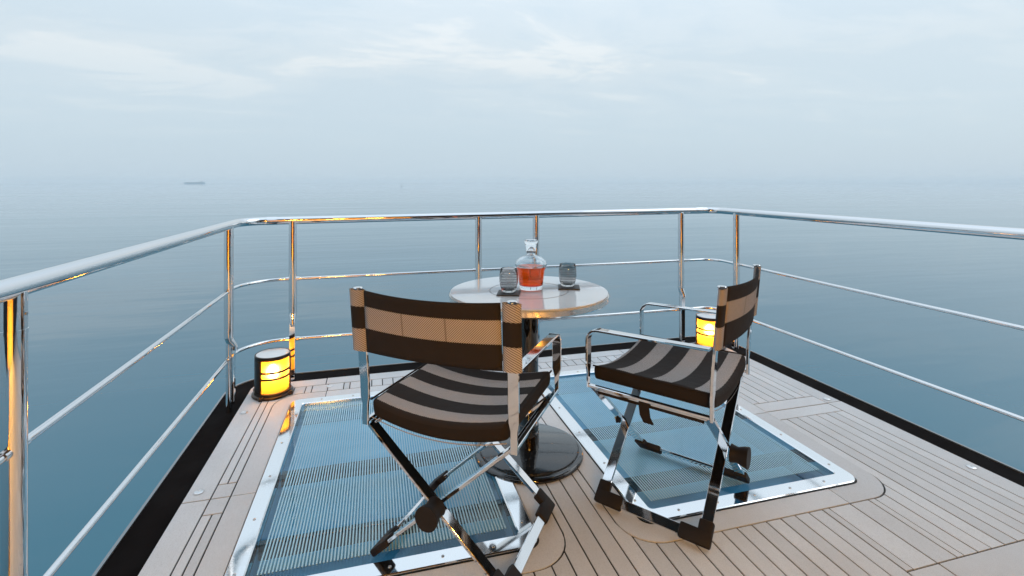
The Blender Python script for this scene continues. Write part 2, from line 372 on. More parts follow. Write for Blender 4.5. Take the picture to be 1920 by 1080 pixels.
# ------------------------------------------------------------------ yacht: hull, gutter, deck
DX0, DX1, DY1, DY0 = -0.729, 2.56, 3.38, -1.58
GX0, GX1, GY1 = -0.885, 2.765, 3.63
def deck_outline(x0, x1, y0, y1, r): return [(x1, y0)] + arc(x1-r, y1-r, r, 0, 90, 8) + arc(x0+r, y1-r, r, 90, 180, 8) + [(x0, y0)]
# hull shell with openings left for the skylight wells is below the gutter; gutter floor is a ring round the deck
obj('hull', prism(B(), deck_outline(GX0, GX1, -6, GY1, 0.25), SEA_Z-0.8, -0.52), M['hull'], kind='structure')
def ring_mesh(outer, inner, z0, z1):
    bm = B(); n = len(outer)
    lo = [bm.verts.new((*p, z1)) for p in outer]; li = [bm.verts.new((*p, z1)) for p in inner]
    ob = [bm.verts.new((*p, z0)) for p in outer]; ib = [bm.verts.new((*p, z0)) for p in inner]
    for k in range(n):
        k2 = (k+1) % n
        bm.faces.new((lo[k], lo[k2], li[k2], li[k])); bm.faces.new((ob[k], ib[k], ib[k2], ob[k2]))
        bm.faces.new((lo[k], ob[k], ob[k2], lo[k2])); bm.faces.new((li[k], li[k2], ib[k2], ib[k]))
    return bm
gut = obj('gutter', ring_mesh(deck_outline(GX0, GX1, -6, GY1, 0.25), deck_outline(DX0+0.02, DX1-0.02, -5.9, DY1-0.02, 0.06), -0.52, -0.04), M['gutter'], kind='structure')
lp = deck_outline(GX0-0.012, GX1+0.012, -6, GY1+0.012, 0.25); li_ = deck_outline(GX0-0.001, GX1+0.001, -5.99, GY1+0.001, 0.25)
obj('gutter_lip', ring_mesh(lp, li_, -0.10, -0.034), M['lip'], gut)

# skylights: rounded frames set in margin boards
HATCH = [dict(ring=(-0.558, 0.642, 1.525, 3.175), frame=(-0.463, 0.547, 1.624, 3.075), glass=(-0.400, 0.485, 1.690, 3.012)),
         dict(ring=(0.848, 2.048, 1.525, 3.175), frame=(0.943, 1.953, 1.624, 3.075), glass=(1.006, 1.893, 1.690, 3.012))]
RR, FR, GAP, ZP = 0.14, 0.05, 0.0031, 0.004
# caulk bed (black rubber between the planks), open under the skylights
bm = B()
xs = [DX0, HATCH[0]['frame'][0]+0.03, HATCH[0]['frame'][1]-0.03, HATCH[1]['frame'][0]+0.03, HATCH[1]['frame'][1]-0.03, DX1]
ya, yb = HATCH[0]['frame'][2]+0.03, HATCH[0]['frame'][3]-0.03
box(bm, DX0+0.004, DX1-0.004, -5.8, ya, -0.30, 0.0); box(bm, DX0+0.004, DX1-0.004, yb, DY1-0.004, -0.30, 0.0)
for i in (0, 2, 4): box(bm, xs[i]+(0.004 if i == 0 else 0), xs[i+1]-(0.004 if i == 4 else 0), ya-0.0005, yb+0.0005, -0.30, -0.0003)
deck = obj('deck', bm, M['caulk'], kind='structure')
def plank(poly, name='plank'):
    bm = prism(B(), poly, -0.006, ZP + random.uniform(-0.0006, 0.0006))
    return obj(name, bm, M['plank'], deck)
def rect_plank(x0, x1, y0, y1): plank([(x0+GAP, y0+GAP), (x1-GAP, y0+GAP), (x1-GAP, y1-GAP), (x0+GAP, y1-GAP)])
FY0, FY1 = 3.175, 3.280
def bottom_limit(x, side_gap=GAP):
    """far end of a plank that runs aft from the skylight margins; None where it runs on between them"""
    for h in HATCH:
        a, b, y0, y1 = h['ring']
        if a < x < b:
            d = min(x-a, b-x)
            return y0 + (RR - math.sqrt(max(0, RR*RR-(RR-d)**2)) if d < RR else 0) - GAP
    return FY0 - GAP
def long_plank(x0, x1, y0):
    a, b = x0+GAP, x1-GAP
    cut = sorted({a, b, *[q for h in HATCH for q in (h['ring'][0]-GAP, h['ring'][1]+GAP) if a < q < b], *[a+(b-a)*k/6 for k in range(1, 6)]})
    top = []
    for x in cut:
        edge = [q for h in HATCH for q in (h['ring'][0]-GAP, h['ring'][1]+GAP) if abs(q-x) < 1e-9]
        if edge and a < x < b:
            lo_y = HATCH[0]['ring'][2] + RR
            right_open = any(abs(h['ring'][1]+GAP-x) < 1e-9 for h in HATCH)
            top += [(x, lo_y), (x, FY0-GAP)] if right_open else [(x, FY0-GAP), (x, lo_y)]
        else: top.append((x, bottom_limit(x)))
    plank([(a, y0+GAP), (b, y0+GAP)] + top[::-1])
YN = DY0 - 0.4
# port margin boards and strips
JL = 2.208
plank([(DX0, YN), (-0.630-GAP, YN), (-0.630-GAP, JL-GAP), (DX0, JL-GAP)])
plank([(DX0, JL+GAP), (-0.630-GAP, JL+GAP), (-0.630-GAP, FY1+0.0), (-0.630-GAP, FY1+GAP), (-0.30-GAP, FY1+GAP), (-0.30-GAP, DY1)] + arc(DX0+0.06, DY1-0.06, 0.06, 90, 180, 6))
for x0, x1 in ((-0.630, -0.594), (-0.594, -0.558)):
    rect_plank(x0, x1, YN, 2.105)
    if x0 < -0.6: rect_plank(x0, x1, 2.305, FY1)
rect_plank(-0.630, -0.558, 2.105, JL); rect_plank(-0.630, -0.558, JL, 2.305)
# second strip ends against the curved margin corner
cx_, cy_ = -0.558+RR, FY0-RR
plank([(-0.594+GAP, 2.305+GAP), (-0.558-GAP, 2.305+GAP), (-0.558-GAP, cy_)] + [(cx_ + (RR+GAP)*math.cos(R_(a_)), cy_ + (RR+GAP)*math.sin(R_(a_))) for a_ in (170, 155, 140, 126)] + [(-0.505, FY1-GAP), (-0.594+GAP, FY1-GAP)])
# margin rings round the two skylights, each of several boards
def ring_boards(h, cuts):
    a, b, y0, y1 = h['ring']; c, d, e, f_ = h['frame']
    n = 8
    out = rrect(a+GAP, b-GAP, y0+GAP, y1-GAP, RR, n); inn = rrect(c-GAP*1.6, d+GAP*1.6, e-GAP*1.6, f_+GAP*1.6, FR, n)
    N_ = len(out)
    # straight sections get extra stations so that butt joints can be placed
    po, pi = [], []
    for k in range(N_):
        po.append(out[k]); pi.append(inn[k])
        if (k+1) % (n+1) == 0:
            nx_o, nx_i = out[(k+1) % N_], inn[(k+1) % N_]
            side = k // (n+1)
            for ct in cuts[side]:
                for s_ in (-1, 1):
                    p, q = list(out[k]), list(inn[k])
                    ax = 0 if side in (0, 2) else 1
                    sgn = 1 if nx_o[ax] > out[k][ax] else -1
                    p[ax] = q[ax] = ct + sgn*s_*GAP*0.7
                    po.append(tuple(p)); pi.append(tuple(q))
    stations = list(zip(po, pi)); NS = len(stations)
    # joints: find index pairs created by cuts
    joints = []
    idx = 0
    for k in range(N_):
        idx += 1
        if (k+1) % (n+1) == 0:
            side = k // (n+1)
            for _ in cuts[side]:
                joints.append((idx, idx+1)); idx += 2
    for q in range(len(joints)):
        s0 = joints[q][1]; s1 = joints[(q+1) % len(joints)][0]
        if s1 <= s0: s1 += NS
        seq = [stations[i % NS] for i in range(s0, s1+1)]
        bm = B(); zt = ZP + random.uniform(-0.0006, 0.0006)
        to = [bm.verts.new((*s[0], zt)) for s in seq]; ti = [bm.verts.new((*s[1], zt)) for s in seq]
        bo = [bm.verts.new((*s[0], -0.006)) for s in seq]; bi = [bm.verts.new((*s[1], -0.006)) for s in seq]
        for i in range(len(seq)-1):
            bm.faces.new((to[i], to[i+1], ti[i+1], ti[i])); bm.faces.new((to[i], bo[i], bo[i+1], to[i+1])); bm.faces.new((ti[i], ti[i+1], bi[i+1], bi[i]))
        bm.faces.new((to[0], ti[0], bi[0], bo[0])); bm.faces.new((to[-1], bo[-1], bi[-1], ti[-1]))
        obj('margin_board', bm, M['plank'], deck)
# order of sides in rrect: corner NE -> side 0 = far edge, NW -> side 1 = left, SW -> side 2 = near, SE -> side 3 = right
ring_boards(HATCH[0], ([-0.285], [JL], [0.02], [2.25]))
ring_boards(HATCH[1], ([1.60], [2.25], [1.778], [2.248]))
# long planks
x = 1.641; grid = [1.641]
while x > -0.55: x -= 0.0641; grid.append(x)
grid = [g for g in grid if g > -0.52] + [-0.558]
grid = sorted(grid)
for x0, x1 in zip(grid, grid[1:]): long_plank(x0, x1, YN)
CROSS = 1.209
right = [1.641, 1.673, 1.776, 1.867, 1.899, 1.963, 2.027, 2.091, 2.155, 2.219, 2.283, 2.347, 2.406, 2.465]
for x0, x1 in zip(right, right[1:]):
    if x1 <= 2.03: long_plank(x0, x1, CROSS)
# plank that runs past the margin's rounded corner, then ends at the block
def past_corner(x0, x1):
    a, b = x0+GAP, x1-GAP; xr = HATCH[1]['ring'][1]+GAP; lo = HATCH[1]['ring'][2]+RR
    pts = [(x, bottom_limit(x)) for x in (a, a+(xr-a)*0.4, a+(xr-a)*0.7, a+(xr-a)*0.9)]
    plank([(a, CROSS+GAP), (b, CROSS+GAP), (b, 2.158-GAP), (xr, 2.158-GAP), (xr, lo)] + pts[::-1])
past_corner(2.027, 2.091)
up_right = [2.048, 2.091, 2.155, 2.219, 2.283, 2.347, 2.406, 2.465]
for x0, x1 in zip(up_right, up_right[1:]):
    if x0 > 2.06: rect_plank(x0, x1, CROSS, 2.158)
    rect_plank(x0, x1, 2.350, FY1)
rect_plank(2.048, 2.465, 2.158, 2.252); rect_plank(2.048, 2.465, 2.252, 2.350)
# boards aft of the cross seam
for x0, x1 in ((1.641, 1.776), (1.776, 2.465)): rect_plank(x0, x1, 1.02, CROSS)
for x0, x1 in ((1.641, 1.776), (1.776, 2.1), (2.1, 2.465)): rect_plank(x0, x1, YN, 1.02)
# starboard margin board
rect_plank(2.465, DX1+GAP, YN, 2.256)
plank([(2.465+GAP, 2.256+GAP), (DX1, 2.256+GAP)] + arc(DX1-0.06, DY1-0.06, 0.06, 0, 90, 6) + [(2.465+GAP, DY1)])
# forward short planks and forward margin boards
xf = [-0.505, -0.476, -0.411, -0.374, -0.283, -0.191, -0.155, -0.090]
while xf[-1] < 1.95: xf.append(xf[-1]+0.0645)
xf = xf[:-1] + [2.048]
for k, (x0, x1) in enumerate(zip(xf, xf[1:])):
    y0 = FY0
    rect_plank(x0, x1, y0, FY1)
for x0, x1 in ((-0.30, 0.86), (0.86, 1.75), (1.75, 2.465)): rect_plank(x0, x1, FY1, DY1+GAP)
# fill the outer corners of the margin rings (between the curve and the neighbouring boards)
def corner_fill(cx, cy, qx, qy, lim):
    pts = [(cx+(RR+GAP)*math.cos(R_(a_)), cy+(RR+GAP)*math.sin(R_(a_))) for a_ in lim]
    plank(pts + [(qx, qy)], 'corner_piece')
h = HATCH[0]['ring']; corner_fill(h[1]-RR, FY0-RR, h[1]-GAP, FY0-GAP, (6, 25, 45, 65, 84))
h = HATCH[1]['ring']; corner_fill(h[0]+RR, FY0-RR, h[0]+GAP, FY0-GAP, (96, 115, 135, 155, 174)); corner_fill(h[1]-RR, FY0-RR, h[1]-GAP, FY0-GAP, (6, 25, 45, 65, 84))
h = HATCH[0]['ring']; corner_fill(h[0]+RR, FY0-RR, -0.505-GAP, FY0-GAP, (96, 106, 116, 126))
# stainless deck plugs
for px, py in ((-0.688, 2.268), (-0.690, 2.99), (-0.275, 3.24), (2.507, 2.295), (2.515, 1.577), (1.30, 3.33)):
    p = obj('deck_plug', lathe(B(), [(0, 0), (0.017, 0.0), (0.017, 0.0025), (0.013, 0.0045), (0.006, 0.0045), (0.005, 0.003), (0, 0.003)], 24, (px, py, ZP+0.0006)), M['plug'], deck, True)

def skylight(h, label):
    c, d, e, f_ = h['frame']; gx0, gx1, gy0, gy1 = h['glass']
    T = thing('deck_skylight', label, 'skylight', ((c+d)/2, (e+f_)/2, 0), 0, 'skylights let into the deck')
    ox, oy = (c+d)/2, (e+f_)/2
    def sh(r): return (r[0]-ox, r[1]-ox, r[2]-oy, r[3]-oy)
    n = 8
    F = B()
    levels = [(sh((c, d, e, f_)), FR, -0.03), (sh((c, d, e, f_)), FR, 0.009), (sh((c+0.003, d-0.003, e+0.003, f_-0.003)), FR-0.003, 0.012),
              (sh((gx0-0.004, gx1+0.004, gy0-0.004, gy1+0.004)), 0.018, 0.012), (sh((gx0, gx1, gy0, gy1)), 0.014, 0.008), (sh((gx0, gx1, gy0, gy1)), 0.014, -0.03)]
    rg = [[F.verts.new((*p, z)) for p in rrect(*r, rad, n)] for r, rad, z in levels]
    for A, C in zip(rg, rg[1:] + rg[:1]):
        for k in range(len(A)): F.faces.new((A[k], A[(k+1)%len(A)], C[(k+1)%len(A)], C[k]))
    obj('frame', F, M['frame_chrome'], T, True)
    g = sh((gx0, gx1, gy0, gy1))
    pane = obj('glass_pane', prism(B(), rrect(g[0]+0.002, g[1]-0.002, g[2]+0.002, g[3]-0.002, 0.012, 4), -0.016, 0.003), M['pane'], T)
    bm = B(); x = g[0]+0.034
    while x < g[1]-0.034:
        box(bm, x, x+0.0050, g[2]+0.050, g[3]-0.034, 0.0033, 0.0050); x += 0.0110
    obj('grip_ribs', bm, M['rib'], pane, kind='stuff')
    W_ = B()
    x0, x1, y0, y1 = g[0]+0.001, g[1]-0.001, g[2]+0.001, g[3]-0.001
    q = [W_.verts.new(p) for p in ((x0,y0,-0.031),(x1,y0,-0.031),(x1,y1,-0.031),(x0,y1,-0.031),(x0,y0,-0.11),(x1,y0,-0.11),(x1,y1,-0.11),(x0,y1,-0.11))]
    for fc in ((0,1,5,4),(1,2,6,5),(2,3,7,6),(3,0,4,7)): W_.faces.new([q[i] for i in fc])
    obj('well_wall', W_, M['wellwall'], T)
    obj('well_floor', box(B(), x0, x1, y0, y1, -0.16, -0.112), M['well'], T)
    for yy in (1.93, 2.37):
        obj('support_beam', box(B(), x0+0.002, x1-0.002, yy-oy-0.012, yy-oy+0.012, -0.075, -0.020), M['beam'], T)
    # screws along the frame
    me = None
    for sx, sy in [(gx0-0.032, y) for y in (1.75, 2.02, 2.30, 2.58, 2.86)] + [(gx1+0.030, y) for y in (1.75, 2.02, 2.30, 2.58, 2.86)] + [(gx0+0.10+k*(gx1-gx0-0.20)/4, yy) for k in range(5) for yy in (gy0-0.034, gy1+0.032)]:
        if me is None:
            s = obj('screw', lathe(B(), [(0, 0), (0.0055, 0), (0.0055, 0.0012), (0.003, 0.0018), (0.0018, 0.0006), (0, 0.0006)], 14), M['screw'], T, True); me = s.data
        else:
            s = bpy.data.objects.new('screw', me); COL.objects.link(s); s.parent = T
        s.location = (sx-ox, sy-oy, 0.0121)
    return T
skylight(HATCH[0], 'chrome framed glass deck skylight at left, under the chair turned away')
skylight(HATCH[1], 'chrome framed glass deck skylight at right, under the chair seen from its side')

# ------------------------------------------------------------------ guard rail
rail = thing('guard_rail', 'polished steel guard rail around the edge of the deck', 'railing', (0, 0, 0))
LX, FYr, RX = -0.80, 3.43, 2.62
obj('top_rail', tube(B(), fillet([(LX, -1.5, 1.010), (LX, FYr, 1.010), (RX, FYr, 1.032), (RX, -1.5, 1.038)], [0.16, 0.10], 10), 0.0245, 24), M['chrome'], rail, True)
for xa, xb, z in ((-0.66, -0.60, 1.0109), (2.44, 2.50, 1.0312)):
    obj('rail_joint', tube(B(), [(xa, FYr, z), (xb, FYr, z+0.0004)], 0.0258, 24), M['chrome'], rail, True)
for z in (0.640, 0.258):
    obj('mid_rail' if z > 0.5 else 'lower_rail', tube(B(), fillet([(LX, -1.5, z), (LX, FYr, z), (RX, FYr, z), (RX, -1.5, z)], [0.26, 0.13], 10), 0.0098, 14), M['chrome'], rail, True)
def stanchion(x, y, ang, zt, dk=0.0):
    """ang: direction that points outboard"""
    ox, oy = math.cos(ang), math.sin(ang); tx, ty = -oy, ox
    bm = B()
    tube(bm, [(0,0,0.425-dk), (0,0,zt)], 0.0245, 28)
    s = obj('stanchion', bm, M['chrome'], rail, True); s.location = (x, y, 0)
    obj('sleeve', tube(B(), [(0,0,zt-0.095), (0,0,zt-0.085)], 0.0255, 28), M['chrome'], s, True)
    k = B(); tube(k, [(0,0,0.43-dk), (-0.006*ox, -0.006*oy, 0.405-dk), (-0.030*ox-0.004*tx, -0.030*oy-0.004*ty, 0.372-dk), (-0.030*ox-0.004*tx, -0.030*oy-0.004*ty, 0.345-dk)], [0.0245, 0.022, 0.016, 0.014], 16)
    obj('elbow', k, M['chrome'], s, True)
    br = B(); tube(br, [(0, 0, -0.06), (0, 0, 0.43)], 0.0150, 18)
    obj('socket_tube', br, M['chrome'], s, True)
    st_ = B()
    pts = [(-0.030*ox, -0.030*oy, z) for z in (0.385-dk, 0.36-dk)] + [(-0.024*ox, -0.024*oy, z) for z in (0.33-dk, 0.10, 0.02)]
    sweep(st_, pts, (tx, ty, 0), [0.020, 0.030, 0.034, 0.034, 0.030], 0.012)
    tube(st_, [(-0.030*ox, -0.030*oy, 0.02), (-0.017*ox, -0.017*oy, 0.02)], 0.0150, 20)
    obj('bracket', st_, M['chrome'], s, True)
    for z in (0.640, 0.258):
        obj('collar', tube(B(), [(-0.014*tx, -0.014*ty, z), (-0.036*tx, -0.036*ty, z)] if False else [(tx*0.040, ty*0.040, z), (-tx*0.040, -ty*0.040, z)], 0.0125, 14), M['chrome'], s, True)
    obj('rivet', tube(B(), [(-ox*0.0235, -oy*0.0235, zt-0.05), (-ox*0.0262, -oy*0.0262, zt-0.05)], 0.004, 10), M['screw'], s)
    return s
stanchion(LX, 1.40, math.pi, 1.0, 0.075); stanchion(LX, 3.13, math.pi, 1.0, 0.045)
stanchion(LX, -0.35, math.pi, 1.0)
for xx in (-0.511, 0.692, 1.115, 2.312): stanchion(xx, FYr, math.pi/2, 1.015)
stanchion(RX, 3.18, 0, 1.025); stanchion(RX, 0.9, 0, 1.030)

# ------------------------------------------------------------------ table and what stands on it
TX, TY, TZ = 0.682, 2.205, 0.755
tb = thing('pedestal_table', 'round white pedestal table with glossy black column between the two chairs', 'table', (TX, TY, 0))
obj('tabletop', lathe(B(), [(0, TZ-0.012), (0.360, TZ-0.012), (0.3615, TZ-0.002), (0.3595, TZ), (0.186, TZ), (0.1855, TZ-0.0015), (0.180, TZ-0.0015), (0, TZ-0.0015)], 96), M['top'], tb, True)
obj('edge_band', lathe(B(), [(0.30, TZ-0.0125), (0.3645, TZ-0.0125), (0.3660, TZ-0.010), (0.3660, TZ-0.030), (0.358, TZ-0.038), (0.30, TZ-0.038), (0.30, TZ-0.0125)], 96), M['edge'], tb, True)
obj('inlay_disc', lathe(B(), [(0, TZ-0.0012), (0.176, TZ-0.0012), (0.1762, TZ-0.0003), (0, TZ-0.0003)], 72), M['top'], tb, True)
obj('inlay_ring', lathe(B(), [(0.1768, TZ-0.001), (0.1772, TZ+0.0008), (0.1838, TZ+0.0008), (0.1842, TZ-0.001)], 72), M['inlay'], tb, True)
obj('top_plate', lathe(B(), [(0, TZ-0.055), (0.16, TZ-0.055), (0.17, TZ-0.0385), (0, TZ-0.0385)], 48), M['gloss_black'], tb, True)
obj('column', lathe(B(), [(0.044, 0.05), (0.044, TZ-0.055)], 48), M['gloss_black'], tb, True)
sock = obj('socket', lathe(B(), [(0.047, 0.034), (0.0475, 0.135), (0.046, 0.140), (0.044, 0.141)], 48), M['gloss_black'], tb, True)
obj('lock_bolt', tube(B(), [(-0.028, -0.0365, 0.105), (-0.0312, -0.0405, 0.105)], 0.009, 16), M['screw'], sock, True)
obj('base_disc', lathe(B(), [(0, 0.036), (0.218, 0.036), (0.224, 0.033), (0.226, 0.024), (0.230, 0.022)], 96), M['base_top'], tb, True)
obj('base_rim', lathe(B(), [(0.230, 0.024), (0.240, 0.024), (0.247, 0.019), (0.250, 0.010), (0.250, 0.006), (0.244, 0.0050), (0, 0.0050)], 96), M['gloss_black'], tb, True)

dc = thing('decanter', 'clear glass decanter half full of red amber spirit on the table', 'decanter', (0.698, 2.222, TZ+0.0008))
prof_o = [(0, 0), (0.052, 0), (0.0545, 0.003), (0.0550, 0.018), (0.0590, 0.050), (0.0640, 0.085), (0.0700, 0.103), (0.0745, 0.114), (0.0745, 0.120), (0.068, 0.132), (0.050, 0.147), (0.030, 0.155), (0.0205, 0.160), (0.0195, 0.170), (0.0215, 0.176)]
prof_i = [(0.0175, 0.176), (0.0165, 0.168), (0.0170, 0.160), (0.030, 0.1515), (0.050, 0.1430), (0.066, 0.1295), (0.0712, 0.119), (0.0712, 0.115), (0.0665, 0.104), (0.0605, 0.085), (0.0555, 0.050), (0.0515, 0.024), (0.048, 0.020), (0, 0.020)]
obj('bottle', lathe(B(), prof_o + prof_i, 64), M['glass'], dc, 'all')
obj('spirit', lathe(B(), [(0, 0.0195), (0.0485, 0.0195), (0.0520, 0.024), (0.0560, 0.050), (0.0610, 0.085), (0.0668, 0.1035), (0.0670, 0.1060), (0.064, 0.1055), (0, 0.1055)], 64), M['liquor'], dc, True)
obj('stopper', lathe(B(), [(0, 0.150), (0.0150, 0.151), (0.0165, 0.176), (0.0225, 0.178), (0.0265, 0.205), (0.0290, 0.214), (0.0325, 0.219), (0.0325, 0.226), (0.0290, 0.229), (0.022, 0.2275), (0, 0.2275)], 48), M['glass'], dc, True)
def coaster(x, y, rz, label):
    bm = bevel(box(B(), -0.050, 0.050, -0.050, 0.050, 0, 0.006), 0.0012, 1)
    o = obj('coaster', bm, M['slate']); o.location = (x, y, TZ+0.0002); o.rotation_euler = (0, 0, rz)
    o['label'] = label; o['category'] = 'coaster'; o['group'] = 'slate coasters on the table'
def tumbler(x, y, label):
    g = [(0, 0), (0.028, 0), (0.032, 0.004), (0.0385, 0.025), (0.0425, 0.050), (0.0420, 0.075), (0.0375, 0.103), (0.0365, 0.104), (0.0355, 0.103), (0.0400, 0.075), (0.0405, 0.050), (0.0362, 0.025), (0.029, 0.010), (0, 0.009)]
    o = obj('tumbler', lathe(B(), g, 48), M['smoke'], None, 'all'); o.location = (x, y, TZ+0.0066)
    o['label'] = label; o['category'] = 'glass'; o['group'] = 'smoked tumblers on the table'
coaster(0.572, 2.153, R_(-20), 'black square coaster under the tumbler left of the decanter')
coaster(0.878, 2.200, R_(-20), 'black square coaster under the tumbler right of the decanter')
tumbler(0.576, 2.168, 'smoky grey ribbed tumbler on its coaster left of the decanter')
tumbler(0.878, 2.216, 'smoky grey ribbed tumbler on its coaster right of the decanter')

# ------------------------------------------------------------------ lanterns
def lantern(x, y, rz, label):
    T = thing('deck_lantern', label, 'lantern', (x, y, ZP+0.0006), rz, 'lit lanterns on the deck corners')
    r, hgt = 0.092, 0.236
    obj('base', lathe(B(), [(0, 0.0), (0.112, 0.0), (0.114, 0.004), (0.112, 0.012), (0.102, 0.016), (0.101, 0.028), (0, 0.028)], 56), M['bronze'], T, True)
    for k in range(4):
        a_ = R_(45+90*k); obj('foot', bevel(box(B(), -0.013, 0.013, -0.013, 0.013, 0.0002, 0.020), 0.003), M['bronze'], T).location = (0.112*math.cos(a_), 0.112*math.sin(a_), 0)
    obj('diffuser', lathe(B(), [(r-0.004, 0.029), (r-0.004, hgt-0.016)], 56), M['diffuser'], T, True)
    for z in (0.105, 0.142):
        obj('band', lathe(B(), [(r-0.003, z), (r+0.002, z), (r+0.002, z+0.011), (r-0.003, z+0.011), (r-0.003, z)], 56), M['bronze'], T, True)
    for a0, a1 in ((150, 218), (-22, -6)):
        bm = B(); ns = 10; cols = []
        for k in range(ns+1):
            an = R_(a0+(a1-a0)*k/ns); cs, sn = math.cos(an), math.sin(an)
            cols.append([bm.verts.new((rr_*cs, rr_*sn, z)) for rr_, z in ((r-0.002, 0.0285), (r+0.006, 0.0285), (r+0.006, hgt-0.018), (r-0.002, hgt-0.018))])
        for A, C in zip(cols, cols[1:]):
            for k in range(4): bm.faces.new((A[k], A[(k+1)%4], C[(k+1)%4], C[k]))
        bm.faces.new(cols[0]); bm.faces.new(cols[-1][::-1])
        obj('upright', bm, M['bronze'], T, True)
    obj('cap_ring', lathe(B(), [(r-0.006, hgt-0.0175), (r+0.003, hgt-0.0175), (r+0.006, hgt-0.008), (r+0.005, hgt+0.001), (r, hgt+0.003), (r-0.002, hgt), (r-0.006, hgt-0.0175)], 56), M['bronze'], T, True)
    obj('cap', lathe(B(), [(0, hgt-0.008), (r-0.0025, hgt-0.008), (r-0.0025, hgt+0.001), (r-0.006, hgt+0.002), (0, hgt+0.002)], 56), M['lamp_cap'], T, True)
    obj('bulb', lathe(B(), [(0, 0.090)] + [(0.026*math.sin(R_(a_)), 0.130-0.040*math.cos(R_(a_))) for a_ in range(20, 180, 20)] + [(0, 0.170)], 20), M['bulb'], T, 'all')
    return T
lantern(-0.590, 3.225, R_(21), 'lit amber lantern with dark frame on the left deck corner')
lantern(2.445, 3.262, R_(-64), 'lit amber lantern seen behind the backrest of the right chair')

